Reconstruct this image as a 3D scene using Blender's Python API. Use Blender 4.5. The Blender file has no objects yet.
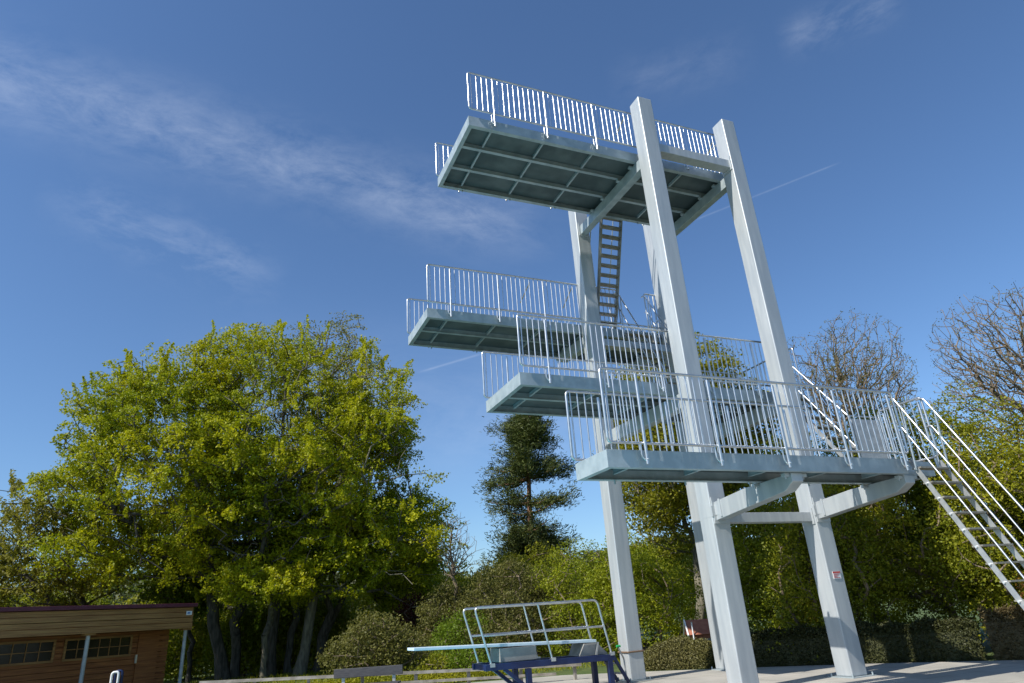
import bpy, math, random
import numpy as np
from mathutils import Vector, Matrix
S = bpy.context.scene
COL = S.collection
rnd = random.Random(7)
R = math.radians

# ---------------------------------------------------------------- helpers
class MB:
    """collects shapes, links them as ONE mesh object"""
    def __init__(s): s.v = []; s.f = []; s.sm = []
    def add(s, vs, fs, smooth=False):
        b = len(s.v); s.v += [tuple(p) for p in vs]
        s.f += [tuple(i + b for i in f) for f in fs]; s.sm += [smooth] * len(fs)
    def box(s, x0, x1, y0, y1, z0, z1):
        if x0 > x1: x0, x1 = x1, x0
        if y0 > y1: y0, y1 = y1, y0
        if z0 > z1: z0, z1 = z1, z0
        s.add([(x0,y0,z0),(x1,y0,z0),(x1,y1,z0),(x0,y1,z0),(x0,y0,z1),(x1,y0,z1),(x1,y1,z1),(x0,y1,z1)],
              [(0,3,2,1),(4,5,6,7),(0,1,5,4),(1,2,6,5),(2,3,7,6),(3,0,4,7)])
        return s
    def bar(s, a, b, w, h, up=(0,0,1)):
        """rectangular bar from a to b, width w sideways, height h along up"""
        a = Vector(a); b = Vector(b); d = (b - a).normalized(); up = Vector(up)
        if abs(d.dot(up)) > .98: up = Vector((1,0,0))
        r = d.cross(up).normalized(); u = r.cross(d).normalized()
        vs = []
        for p in (a, b):
            for sx, sy in ((-1,-1),(1,-1),(1,1),(-1,1)): vs.append(p + r*(sx*w/2) + u*(sy*h/2))
        s.add(vs, [(0,1,2,3),(7,6,5,4),(0,4,5,1),(1,5,6,2),(2,6,7,3),(3,7,4,0)])
        return s
    def prism(s, poly, z0, z1):
        n = len(poly)
        s.add([(x,y,z0) for x,y in poly] + [(x,y,z1) for x,y in poly],
              [tuple(range(n-1,-1,-1)), tuple(range(n,2*n))] + [(i,(i+1)%n,(i+1)%n+n,i+n) for i in range(n)])
        return s
    def tube(s, pts, r, n=8, closed=False):
        pts = [Vector(p) for p in pts]; m = len(pts); rings = []
        prev = None
        for i, p in enumerate(pts):
            if closed: t = (pts[(i+1)%m] - pts[i-1]).normalized()
            else: t = (pts[min(i+1,m-1)] - pts[max(i-1,0)]).normalized()
            if prev is None:
                prev = t.orthogonal().normalized()
            prev = (prev - t*prev.dot(t)).normalized(); q = t.cross(prev)
            rr = r[i] if isinstance(r, (list, tuple)) else r
            rings.append([p + (prev*math.cos(a) + q*math.sin(a))*rr for a in [2*math.pi*k/n for k in range(n)]])
        vs = [v for g in rings for v in g]; fs = []
        for i in range(m if closed else m-1):
            j = (i+1) % m
            for k in range(n): fs.append((i*n+k, i*n+(k+1)%n, j*n+(k+1)%n, j*n+k))
        s.add(vs, fs, True)
        if not closed: s.add(rings[0], [tuple(range(n-1,-1,-1))]); s.add(rings[-1], [tuple(range(n))])
        return s
    def build(s, name, mat, parent=None, bevel=0):
        me = bpy.data.meshes.new(name); me.from_pydata(s.v, [], s.f)
        me.polygons.foreach_set('use_smooth', s.sm); me.materials.append(mat); me.update()
        o = bpy.data.objects.new(name, me); COL.objects.link(o)
        if parent: o.parent = parent
        if bevel:
            b = o.modifiers.new('bevel', 'BEVEL'); b.width = bevel; b.segments = 3; b.limit_method = 'ANGLE'
            for p in me.polygons: p.use_smooth = True
            w = o.modifiers.new('wn', 'WEIGHTED_NORMAL'); w.keep_sharp = True
        return o

def bend(pts, rad, n=4, closed=False):
    """round the corners of a path"""
    pts = [Vector(p) for p in pts]; out = []; m = len(pts)
    for i, p in enumerate(pts):
        if not closed and i in (0, m-1): out.append(p); continue
        a = pts[i-1]; b = pts[(i+1) % m]
        da = (a-p); db = (b-p); ra = min(rad, da.length*.45, db.length*.45)
        A = p + da.normalized()*ra; B = p + db.normalized()*ra
        for k in range(n+1):
            t = k/n; out.append(A*(1-t)**2 + p*2*t*(1-t) + B*t*t)
    return out

def tag(o, label=None, cat=None, group=None, kind=None):
    if label: o['label'] = label
    if cat: o['category'] = cat
    if group: o['group'] = group
    if kind: o['kind'] = kind
    return o
def empty(name, loc, label, cat, group=None, rz=0):
    o = bpy.data.objects.new(name, None); COL.objects.link(o); o.location = loc; o.rotation_euler.z = rz
    o.empty_display_size = .2
    return tag(o, label, cat, group)

# ---------------------------------------------------------------- materials
def mat(name, col, rough=.6, metal=0, noise=0, scale=6, bump=0, bscale=40, col2=None, stretch=None, spec=.5, transl=0, island=None):
    m = bpy.data.materials.new(name); m.use_nodes = True; nt = m.node_tree; N = nt.nodes; L = nt.links
    b = N['Principled BSDF']; b.inputs['Roughness'].default_value = rough; b.inputs['Metallic'].default_value = metal
    b.inputs['Specular IOR Level'].default_value = spec
    b.inputs['Base Color'].default_value = (*col, 1)
    tc = N.new('ShaderNodeTexCoord'); mp = N.new('ShaderNodeMapping'); L.new(tc.outputs['Object'], mp.inputs[0])
    if stretch: mp.inputs['Scale'].default_value = stretch
    if col2 is not None:
        nz = N.new('ShaderNodeTexNoise'); nz.inputs['Scale'].default_value = scale; nz.inputs['Detail'].default_value = 6
        L.new(mp.outputs[0], nz.inputs['Vector'])
        cr = N.new('ShaderNodeValToRGB'); cr.color_ramp.elements[0].position = .40; cr.color_ramp.elements[1].position = .62
        cr.color_ramp.elements[0].color = (*col, 1); cr.color_ramp.elements[1].color = (*col2, 1)
        L.new(nz.outputs['Fac'], cr.inputs[0]); cout = cr.outputs[0]
        if island:
            g = N.new('ShaderNodeNewGeometry'); c3 = N.new('ShaderNodeValToRGB')
            c3.color_ramp.elements[0].color = (*island[0], 1); c3.color_ramp.elements[1].color = (*island[1], 1)
            L.new(g.outputs['Random Per Island'], c3.inputs[0])
            mx = N.new('ShaderNodeMix'); mx.data_type = 'RGBA'; mx.inputs[0].default_value = .5
            L.new(cout, mx.inputs[6]); L.new(c3.outputs[0], mx.inputs[7]); cout = mx.outputs[2]
        L.new(cout, b.inputs['Base Color'])
        if transl:
            tr = N.new('ShaderNodeBsdfTranslucent'); L.new(cout, tr.inputs[0])
            ms = N.new('ShaderNodeMixShader'); ms.inputs[0].default_value = transl
            L.new(b.outputs[0], ms.inputs[1]); L.new(tr.outputs[0], ms.inputs[2]); L.new(ms.outputs[0], N['Material Output'].inputs[0])
    if bump:
        n2 = N.new('ShaderNodeTexNoise'); n2.inputs['Scale'].default_value = bscale; n2.inputs['Detail'].default_value = 4
        L.new(mp.outputs[0], n2.inputs['Vector']); bp = N.new('ShaderNodeBump'); bp.inputs['Strength'].default_value = bump
        bp.inputs['Distance'].default_value = .02
        L.new(n2.outputs['Fac'], bp.inputs['Height']); L.new(bp.outputs[0], b.inputs['Normal'])
    return m
M = dict(
    column=mat('galvanised_column', (.385,.415,.435), .42, .30, col2=(.455,.48,.49), scale=2.2, stretch=(4,4,.45), bump=.08, bscale=9),
    steel=mat('galvanised_steel', (.30,.355,.38), .45, .3, col2=(.39,.445,.465), scale=5, bump=.05),
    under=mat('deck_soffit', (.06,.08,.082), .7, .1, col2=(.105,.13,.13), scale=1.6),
    deck=mat('deck_surface', (.33,.36,.37), .8, 0, col2=(.42,.44,.44), scale=9, bump=.2),
    rail=mat('polished_rail', (.50,.52,.53), .33, .92, col2=(.62,.63,.63), scale=8),
    tread=mat('stair_grating', (.22,.205,.17), .55, .5, col2=(.32,.30,.25), scale=12),
    bolt=mat('bright_bolt', (.8,.8,.8), .3, .6),
    blue=mat('blue_paint', (.004,.012,.060), .4, 0, col2=(.007,.020,.085), scale=5),
    board=mat('springboard_pale_blue', (.46,.58,.66), .5, 0, col2=(.54,.64,.71), scale=6),
    alu=mat('brushed_aluminium', (.36,.37,.37), .42, .6, col2=(.46,.46,.45), scale=10),
    greybox=mat('grey_box', (.22,.22,.21), .7, 0, col2=(.30,.29,.27), scale=5),
    concrete=mat('pale_paving', (.34,.325,.29), .85, 0, col2=(.42,.395,.35), scale=1.2, bump=.15, bscale=30),
    grass=mat('lawn', (.05,.085,.015), .9, 0, col2=(.085,.115,.025), scale=3, bump=.6, bscale=40),
    soil=mat('soil', (.06,.045,.03), .95, 0, col2=(.10,.08,.05), scale=5, bump=.5),
    pooltile=mat('pool_tile', (.10,.42,.50), .5),
    bark=mat('beech_bark', (.045,.04,.03), .9, 0, col2=(.11,.10,.08), scale=4, stretch=(4,4,.8), bump=.5, bscale=20),
    palebark=mat('pale_bark', (.09,.085,.06), .9, 0, col2=(.19,.17,.12), scale=4, stretch=(4,4,.8), bump=.5, bscale=20),
    pinebark=mat('pine_bark', (.13,.07,.04), .9, 0, col2=(.20,.11,.065), scale=5, stretch=(3,3,.8), bump=.5),
    twig=mat('bare_twig', (.13,.10,.07), .9, 0, col2=(.22,.165,.11), scale=3),
    wood=mat('cabin_boards', (.22,.070,.016), .6, 0, col2=(.36,.13,.032), scale=3, stretch=(.5,.5,9), bump=.2),
    woodlight=mat('cabin_fascia', (.24,.115,.034), .6, 0, col2=(.36,.19,.06), scale=3, stretch=(.4,.4,10), bump=.15),
    roof=mat('maroon_roof', (.085,.012,.03), .5, 0, col2=(.11,.02,.04), scale=4),
    glass=mat('dark_pane', (.02,.018,.014), .15, 0),
    post=mat('grey_post', (.36,.38,.36), .6, 0, col2=(.46,.48,.46), scale=6),
    fence=mat('weathered_rail', (.20,.18,.15), .6, .2, col2=(.33,.30,.26), scale=6),
    darkboard=mat('charcoal_board', (.035,.034,.04), .7, 0, col2=(.06,.057,.06), scale=8, stretch=(1,1,8)),
    white=mat('white_paint', (.75,.77,.78), .4), signred=mat('sign_red', (.5,.06,.05), .5), signblue=mat('sign_blue', (.08,.20,.5), .5),
    brick=mat('brick_red', (.30,.10,.06), .8, 0, col2=(.38,.15,.09), scale=8), green=mat('green_plastic', (.02,.35,.10), .4),
    grab=mat('yellow_grab', (.42,.33,.12), .5), strap=mat('brown_strap', (.16,.10,.06), .7),
)
def leafmat(name, a, b, i0, i1, tr=.45, sc=.55):
    return mat(name, a, .55, 0, col2=b, scale=sc, transl=tr, island=(i0, i1), spec=.3)
LM = dict(
    beech=leafmat('beech_leaf', (.19,.245,.006), (.44,.42,.006), (.20,.26,.005), (.48,.46,.010)),
    beech_dark=leafmat('beech_leaf_dark', (.085,.14,.008), (.19,.23,.010), (.07,.12,.006), (.19,.22,.010)),
    beech_olive=leafmat('beech_leaf_olive', (.15,.16,.015), (.24,.225,.02), (.13,.14,.012), (.27,.24,.025)),
    maple=leafmat('young_leaf', (.19,.21,.012), (.29,.28,.015), (.15,.17,.01), (.33,.29,.02)),
    shrub=leafmat('shrub_leaf', (.16,.20,.010), (.34,.32,.014), (.12,.16,.008), (.38,.35,.018)),
    shrub2=leafmat('shrub_leaf_two', (.15,.21,.008), (.33,.34,.010), (.12,.17,.008), (.38,.37,.012)),
    olive=leafmat('olive_leaf', (.12,.12,.025), (.19,.185,.04), (.10,.105,.02), (.22,.21,.055)),
    pine=leafmat('pine_needles', (.04,.062,.014), (.085,.105,.018), (.03,.05,.012), (.11,.125,.02), tr=.12),
    hedge=leafmat('hedge_leaf', (.030,.038,.010), (.055,.055,.016), (.02,.03,.008), (.07,.07,.02), tr=.15),
    hedgebrown=leafmat('brown_hedge_leaf', (.075,.055,.022), (.11,.085,.03), (.06,.045,.02), (.13,.10,.04), tr=.15),
    mound=leafmat('mound_leaf', (.085,.09,.022), (.14,.125,.035), (.06,.07,.018), (.16,.14,.05), tr=.15),
    bright=leafmat('bright_leaf', (.12,.19,.010), (.18,.26,.015), (.10,.17,.01), (.22,.30,.02)),
    red=leafmat('red_leaf', (.055,.012,.012), (.09,.02,.018), (.04,.01,.01), (.11,.03,.02)),
    orange=leafmat('orange_leaf', (.20,.09,.012), (.28,.13,.015), (.15,.08,.01), (.3,.15,.02)),
    wood=leafmat('far_leaf', (.07,.085,.03), (.11,.12,.04), (.06,.075,.03), (.13,.14,.05), tr=.2, sc=.15),
)

def joints(m, w=1.2, h=1.2, mortar=.006):
    nt = m.node_tree; N = nt.nodes; L = nt.links; b = N['Principled BSDF']; src = b.inputs['Base Color'].links[0].from_socket
    tc = N.new('ShaderNodeTexCoord'); br = N.new('ShaderNodeTexBrick'); L.new(tc.outputs['Object'], br.inputs['Vector']); br.offset = 0
    br.inputs['Scale'].default_value = 1; br.inputs['Brick Width'].default_value = w; br.inputs['Row Height'].default_value = h; br.inputs['Mortar Size'].default_value = mortar
    br.inputs['Color1'].default_value = (1,1,1,1); br.inputs['Color2'].default_value = (.86,.87,.86,1); br.inputs['Mortar'].default_value = (.35,.33,.3,1)
    mx = N.new('ShaderNodeMix'); mx.data_type = 'RGBA'; mx.blend_type = 'MULTIPLY'; mx.inputs[0].default_value = 1
    L.new(src, mx.inputs[6]); L.new(br.outputs['Color'], mx.inputs[7]); L.new(mx.outputs[2], b.inputs['Base Color'])
joints(M['concrete'])
# ---------------------------------------------------------------- camera
F = 665.94; YAW, PITCH, ROLL = .4178, .3928, -.0716; CAM = Vector((-7.5118, -9.1799, 1.2483))
fw = Vector((math.sin(YAW)*math.cos(PITCH), math.cos(YAW)*math.cos(PITCH), math.sin(PITCH)))
rt = Vector((math.cos(YAW), -math.sin(YAW), 0)); upv = rt.cross(fw)
r2 = rt*math.cos(ROLL) + upv*math.sin(ROLL); u2 = -rt*math.sin(ROLL) + upv*math.cos(ROLL)
cam = bpy.data.objects.new('camera', bpy.data.cameras.new('camera')); COL.objects.link(cam)
mw = Matrix.Identity(4)
for i, a in enumerate((r2, u2, -fw)):
    for j in range(3): mw[j][i] = a[j]
mw.translation = CAM; cam.matrix_world = mw
cam.data.sensor_width = 36; cam.data.lens = F/1024*36; cam.data.clip_end = 2000; cam.data.clip_start = .05
S.camera = cam

# ---------------------------------------------------------------- tower
L_, W_, HC = 2.2254, 3.1247, 11.355
hw = .17
tower = empty('diving_tower', (0,0,0), 'tall pale grey steel diving tower with four stacked railed platforms on four columns', 'diving tower')
GAL = M['steel']; RAIL = M['rail']
COLS = {'B': (0,0), 'C': (L_,0), 'A': (0,W_), 'D': (L_,W_)}
for k, (x, y) in COLS.items():
    top = HC if k in 'BC' else 10.75
    c = MB().box(x-hw, x+hw, y-hw, y+hw, 0.012, top).build('column', M['column'], tower, bevel=.022)
    b = MB().box(x-.26, x+.26, y-.26, y+.26, 0, .012)
    for sx in (-1,1):
        for sy in (-1,1): b.tube([(x+sx*.22,y+sy*.22,.01),(x+sx*.22,y+sy*.22,.06)], .015, 6)
    b.build('base_plate', GAL, c)
    if k == 'C':
        sgn = MB().box(x-.085, x+.085, y-hw-.010, y-hw-.004, 1.50, 1.62).build('warning_sign', M['white'], c)
        sgn['label'] = 'small red and white notice on the right column'
        t = MB().box(x-.085, x+.085, y-hw-.014, y-hw-.011, 1.592, 1.618)
        for zz in (1.515, 1.535, 1.555, 1.572):
            t.box(x-.075, x+.06-.03*((zz*1000)%3), y-hw-.014, y-hw-.011, zz, zz+.008)
        t.build('lettering', M['signred'], sgn)
    if k == 'A':
        MB().tube(bend([(x-hw-.012,y-hw-.012,.50),(x+hw+.012,y-hw-.012,.505),(x+hw+.012,y+hw+.012,.5),(x-hw-.012,y+hw+.012,.5)], .02, 3, True), .016, 6, True).build('strap', M['strap'], c)
PL = {'3': dict(x0=-3.301, x1=2.62, y0=-2.283, y1=-1.461, H=3.066, nr=0),
      '5': dict(x0=-3.177, x1=3.04, y0=.360, y1=1.986, H=5.029, nr=1),
      '7': dict(x0=-3.896, x1=3.00, y0=3.328, y1=4.952, H=7.517, nr=1),
      '10': dict(x0=-3.853, x1=2.42, y0=.361, y1=2.449, H=10.26, nr=2)}
SP, OV, FA = 1.137, .514, .219
LAB = {'3': 'lowest and nearest platform', '5': 'second platform up, behind the lowest', '7': 'third platform up, farthest back', '10': 'topmost platform'}
def make_platform(k):
    d = PL[k]; x0,x1,y0,y1,H = d['x0'],d['x1'],d['y0'],d['y1'],d['H']
    if k == '3': poly = [(x0+.01,y0+.01),(1.87,y0+.01),(1.87,y0+.13),(x1-.01,y0+.13),(x1-.01,y1-.01),(x0+.01,y1-.01)]
    else: poly = [(x0+.01,y0+.01),(x1-.01,y0+.01),(x1-.01,y1-.01),(x0+.01,y1-.01)]
    p = MB().prism(poly, H-.035, H+.004).build('platform', M['deck'], tower); p['label'] = LAB[k]
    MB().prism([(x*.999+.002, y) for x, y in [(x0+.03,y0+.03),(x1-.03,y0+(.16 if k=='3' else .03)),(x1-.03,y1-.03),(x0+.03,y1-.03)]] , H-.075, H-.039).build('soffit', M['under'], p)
    zb = H-FA; t = .012
    f = MB()
    if k == '3':
        f.box(x0,1.87,y0,y0+t,zb,H-.002); f.box(1.87-t,1.87,y0+t,y0+.13,zb,H-.002); f.box(1.87,x1,y0+.12,y0+.12+t,zb,H-.002)
        f.box(x0+t,1.87-t,y0+t,y0+.085,zb,zb+t)
    else:
        f.box(x0,x1,y0,y0+t,zb,H-.002); f.box(x0+t,x1-t,y0+t,y0+.085,zb,zb+t)
    f.box(x0,x1,y1-t,y1,zb,H-.002); f.box(x0+t,x1-t,y1-.085,y1-t,zb,zb+t)
    f.box(x0,x0+t,y0+t,y1-t,zb,H-.002); f.box(x0+t,x0+.085,y0+.085,y1-.085,zb,zb+t)
    ys = y0+.132 if k == '3' else y0+t
    f.box(x1-t,x1,ys,y1-t,zb,H-.002); f.box(x1-.085,x1-t,y0+.15,y1-.085,zb,zb+t)
    f.build('edge_beam', GAL, p)
    n = d['nr']
    ycuts = [y0+.085] + [y0+(y1-y0)*(i+1)/(n+1) for i in range(n)] + [y1-.085]
    for i in range(n):
        y = ycuts[i+1]
        MB().box(x0+.09,x1-.09,y-.006,y+.006,zb+.045,H-.076).box(x0+.09,x1-.09,y-.036,y+.036,zb+.03,zb+.044).build('rib', GAL, p)
    xs = [x0+OV+i*SP for i in range(7) if x0+OV+i*SP < x1-.15]
    for x in xs:
        for i in range(n+1):
            ya, yb = ycuts[i]+(.045 if i else .01), ycuts[i+1]-(.045 if i < n else .01)
            if k == '3' and x > 1.8: ya += .1
            MB().box(x-.006,x+.006,ya,yb,zb+.08,H-.076).box(x-.018,x+.018,ya,yb,zb+.068,zb+.079).build('cross_rib', GAL, p)
    for x in xs:                                                     # drain stubs under the far edge beam
        MB().tube([(x+.03,y1-.05,zb-.05),(x+.03,y1-.05,zb+.01)], .014, 6).build('drain_stub', GAL, p)
    return xs

def railing(P0, P1, H, posts, out, label=None, z1=1.034, brace=None):
    """railing panel along P0-P1 (xy), frame + infill + posts"""
    P0 = Vector((*P0, 0)); P1 = Vector((*P1, 0)); d = (P1-P0); Ln = d.length; d.normalize(); out = Vector((*out, 0))
    a = P0; z0 = H+(.075 if H < 4 else .10 if H < 6 else .125); zt = H+z1
    A = lambda s, z, o=0: Vector((P0.x, P0.y, 0)) + d*s + out*o + Vector((0,0,z))
    fr = MB().tube(bend([A(0,z0),A(0,zt),A(Ln,zt),A(Ln,z0)], .06, 4, True), .0185, 8, True).build('railing', RAIL, tower)
    if label: fr['label'] = label
    b = MB(); sp = SP/10; i = 1; s0 = posts[0] % sp if posts else sp
    s = s0 if s0 > .05 else s0+sp
    while s < Ln-.04:
        if not any(abs(s-q) < .03 for q in posts): b.tube([A(s,z0),A(s,zt)], .0105, 6)
        s += sp
    b.build('baluster_infill', RAIL, fr)
    for q in posts:
        if q > Ln: continue
        p = MB()
        p.tube([A(q,zt-.055,.018),A(q,H-.19,.018)], .021, 8)
        p.tube(bend([A(q-.055,z0,.0),A(q-.055,H-.10,.0),A(q-.0,H-.155,.015)], .06, 4), .013, 6)
        p.tube([A(q,H-.13,.05),A(q,H-.13,-.04)], .013, 6)
        p.build('railing_post', RAIL, fr)
    if brace:
        for q in brace: MB().tube([A(q,z0+.25,-.03),A(q+.28,zt-.1,-.03)], .011, 6).build('grab_bar', M['grab'], fr)
    return fr
RO = .062
for k in PL:
    d = PL[k]; xs = make_platform(k); x0,x1,y0,y1,H = d['x0'],d['x1'],d['y0'],d['y1'],d['H']
    q = [x-x0 for x in xs]
    name = {'3':'lowest','5':'second','7':'third','10':'topmost'}[k]
    if k == '3':
        railing((x0,y0-RO),(1.90,y0-RO),H,q,(0,-1),label='near railing of the lowest platform')
        railing((x0,y1+RO),(1.15,y1+RO),H,[v for v in q if v < 4.4],(0,1),label='far railing of the lowest platform')
        railing((x1+RO,y0+.02),(x1+RO,y1+.02),H,[.08,.74],(1,0),label='end railing beside the ground stair')
        pn = MB().box(2.02,x1,y1+.02,y1+.035,H+.05,H+.88).build('infill_panel', M['alu'], tower); pn['label'] = 'plain grey metal infill panel at the end of the lowest platform'
        fr = MB().tube(bend([(1.98,y1+.028,H+.0),(1.98,y1+.028,H+.93),(x1+.02,y1+.028,H+.93),(x1+.02,y1+.028,H+.0)],.05),.016,8).build('panel_frame', RAIL, pn)
    elif k == '5':
        railing((x0,y0-RO),(2.36,y0-RO),H,q,(0,-1),label='near railing of the second platform')
        railing((x0,y1+RO),(.86,y1+RO),H,[v for v in q if v < 4.0],(0,1),label='far railing of the second platform')
        railing((x1+RO,y0+.02),(x1+RO,y1),H,[.3,1.3],(1,0))
        railing((1.80,y1+RO),(x1,y1+RO),H,[.3],(0,1))
    elif k == '7':
        railing((x0,y0-RO),(.93,y0-RO),H,[v for v in q if v < 4.8],(0,-1),label='near railing of the third platform', brace=[2.2,3.3])
        railing((x0,y1+RO),(x1,y1+RO),H,q,(0,1),label='far railing of the third platform')
        railing((1.72,y0-RO),(x1,y0-RO),H,[.25,1.1],(0,-1))
        railing((x1+RO,y0+.02),(x1+RO,y1),H,[.3,1.3],(1,0))
    else:
        railing((x0,y0-RO),(x1,y0-RO),H,q,(0,-1),label='near railing of the topmost platform', brace=[3.35,5.75])
        railing((x0,y1+RO),(.24,y1+RO),H,[v for v in q if v < 4.0],(0,1),label='far railing of the topmost platform')
        railing((.88,y1+RO),(x1,y1+RO),H,[.6,1.3],(0,1))
        railing((x1+RO,y0+.02),(x1+RO,y1),H,[.3,1.6],(1,0))
# cross beams carrying the platforms
def beam(name, a, b, w, h, mt=GAL, bevel=.006):
    return MB().bar(a, b, w, h).build(name, mt, tower, bevel=bevel)
for x in (0, L_):
    zt = 10.26-FA
    bm = beam('cross_beam', (x,hw,zt-.13), (x,W_-hw,zt-.13), .17, .24)
    for y in (hw+.012, W_-hw-.012): MB().box(x-.13,x+.13,y-.011,y+.011,zt-.29,zt+.06).build('end_plate', M['column'], bm)
    for y in (.55,1.05,1.75,2.25):
        for s in (-1,1): MB().box(x+s*.09,x+s*.16,y-.04,y+.04,zt-.045,zt-.004).build('clamp', GAL, bm)
    z5 = 5.029-FA
    bm = beam('cross_beam', (x,hw,z5-.14), (x,W_-hw,z5-.14), .18, .27, M['column'])
    MB().box(x-.12,x+.12,hw+.001,hw+.02,z5-.31,z5-.004).build('end_plate', M['column'], bm)
    MB().box(x-.12,x+.12,W_-hw-.02,W_-hw-.001,z5-.31,z5+.05).build('end_plate', M['column'], bm)
# tie beams between the columns
tb = beam('tie_beam', (hw,0,10.14), (L_-hw,0,10.14), .22, .20, M['column'])
for xa in (hw+.001, L_-hw-.02): MB().box(xa,xa+.019,-.15,.15,9.98,10.33).build('end_plate', M['column'], tb)
tb = beam('tie_beam', (hw,0,2.55), (L_-hw,0,2.55), .20, .16, M['column'])
for xa in (hw+.001, L_-hw-.02): MB().box(xa,xa+.019,-.14,.14,2.42,2.69).build('end_plate', M['column'], tb)
tb = beam('tie_beam', (hw,W_,7.0), (L_-hw,W_,7.0), .20, .17, M['column'])
# tapered brackets under the lowest and third platforms
def bracket(x, ycol, ytip, ztop, sgn, skew):
    hd, ht = .29, .20
    vs = []; n = 6
    w = .10
    prof = [(ycol, ztop-.06), (ycol, ztop-.06-hd), (ytip-sgn*.20, ztop-ht-.02), (ytip, ztop-.12), (ytip, ztop-.004), (ycol+sgn*.9, ztop-.004)]
    for s in (-1,1):
        for y, z in prof:
            t = (y-ycol)/(ytip-ycol); vs.append((x+s*w+skew*t, y, z))
    fs = [tuple(range(n)), tuple(range(2*n-1,n-1,-1))] + [(i,i+n,(i+1)%n+n,(i+1)%n) for i in range(n)]
    m = MB(); m.add(vs, fs); o = m.build('bracket', M['column'], tower, bevel=.008)
    e = MB().box(x-.15,x+.15,ycol,ycol+sgn*.02,ztop-.06-hd-.05,ztop+.02)
    e.box(x-.14,x+.14,ycol+sgn*.16,ycol+sgn*.20,ztop-hd-.02,ztop-.03)
    for s in (-1,1):
        e.box(x+s*.11-.004,x+s*.11+.004,ycol+sgn*.02,ycol+sgn*.16,ztop-hd+.02,ztop-.10)
        e.box(x+s*.16-.012,x+s*.16+.012,ycol-sgn*.20,ycol+sgn*.02,ztop-hd+.0,ztop-.12)
    e.build('end_plate', M['column'], o)
    for t in (.62,.97):
        for s in (-1,1):
            c = MB().box(x+skew*t+s*.11, x+skew*t+s*.20, ycol+(ytip-ycol)*t-.035, ycol+(ytip-ycol)*t+.035, ztop-.05, ztop-.004)
            c.tube([(x+skew*t+s*.16, ycol+(ytip-ycol)*t, ztop-.08),(x+skew*t+s*.16, ycol+(ytip-ycol)*t, ztop-.03)], .014, 6)
            c.build('clamp', M['column'], o)
for x in (0, L_):
    bracket(x, -hw, -2.20, 3.066-FA, -1, -.26)
    bracket(x, W_+hw, 4.85, 7.517-FA, 1, 0)

# stairs
def stair(x0, x1, yt, zt, yb, zb, n, label, rails=True, dirn=-1, hr=1.0, rtop=None, tw=.15, sides=(0,1)):
    d = Vector((0, yb-yt, zb-zt)); 
    st = MB().bar((x0,yt,zt-.02),(x0,yb,zb),.010,.075).bar((x1,yt,zt-.02),(x1,yb,zb),.010,.075)
    o = st.build('staircase', M['alu'], tower); o['label'] = label
    for i in range(n):
        t = (i+.6)/(n); y = yt+(yb-yt)*t; z = zt+(zb-zt)*t
        MB().box(x0+.008,x1-.008,y-tw/2,y+tw/2,z-.022,z).build('tread', M['tread'], o)
    for i in range(n):
        t = (i+.6)/(n); y = yt+(yb-yt)*t; z = zt+(zb-zt)*t
        for xx, s in ((x0,-1),(x1,1)): MB().tube([(xx+s*.004,y,z-.02),(xx+s*.03,y,z-.02)], .016, 6).build('bolt', M['bolt'], o)
    if rails:
        sl = d.normalized()
        for si in sides:
            x, s = ((x0,-1),(x1,1))[si]
            xx = x+s*.035
            yr = yt + dirn*.02
            top = Vector((xx, yt-dirn*.10, zt+hr)); 
            T = Vector((xx, yr, zt+hr)); Bm = Vector((xx, yb+dirn*.10, zb+hr))
            h = MB().tube(bend([top, T, Bm, Bm+Vector((0,dirn*.05,-hr*.55)), ], .10, 5), .0165, 8)
            mid = [Vector((xx, yt-dirn*.05, zt+hr*.55)), Vector((xx, yr, zt+hr*.55)), Vector((xx, yb+dirn*.06, zb+hr*.5))]
            h.tube(bend(mid, .08, 5), .0135, 8)
            for t in (.06,.94):
                p = Vector((xx, yt+(yb-yt)*t, zt+(zb-zt)*t)); h.tube([p, p+Vector((0,dirn*.06,hr*.98))], .016, 8)
            h.build('handrail', RAIL, o)
    return o
stair(1.95, 2.61, -2.30, 3.066, -3.68, 0.0, 13, 'steep stair from the paving up to the lowest platform', hr=1.0)
MB().box(1.98,3.04,-1.455,-.92,3.03,3.07).build('landing', M['deck'], tower)
stair(2.43, 2.98, .34, 5.029, -1.02, 3.075, 8, 'stair from the lowest to the second platform', sides=(0,))
stair(.98, 1.70, 3.30, 7.517, 2.04, 5.04, 10, 'stair from the second to the third platform')
# steep ladder stair to the topmost platform, rising towards the pool side
lad = MB().bar((.30,2.50,10.24),(.33,3.40,7.53),.03,.11).bar((.86,2.50,10.24),(.83,3.40,7.53),.03,.11).build('ladder', M['tread'], tower)
lad['label'] = 'steep open ladder from the third to the topmost platform'
for i in range(12):
    t = (i+.5)/12; y = 2.50+.90*t; z = 10.24-2.71*t; x0 = .30+.03*t; x1 = .86-.03*t
    MB().box(x0+.016,x1-.016,y-.07,y+.07,z-.03,z).build('rung', M['tread'], lad)
for x in (.27,.89):
    MB().tube(bend([(x,2.38,11.2),(x,2.62,11.2),(x,3.62,8.4),(x,3.58,7.53)],.15,5),.016,8).build('handrail', RAIL, lad)

# ---------------------------------------------------------------- setting
def flat(name, poly, z, m, holes=None, kind='structure'):
    mb = MB(); mb.add([(x,y,z) for x,y in poly], [tuple(range(len(poly)))]); return tag(mb.build(name, m), kind=kind)
PX0, PX1, PY0, PY1 = -24, -2.6, -7.6, 4.4
G = 900
g = MB()
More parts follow.
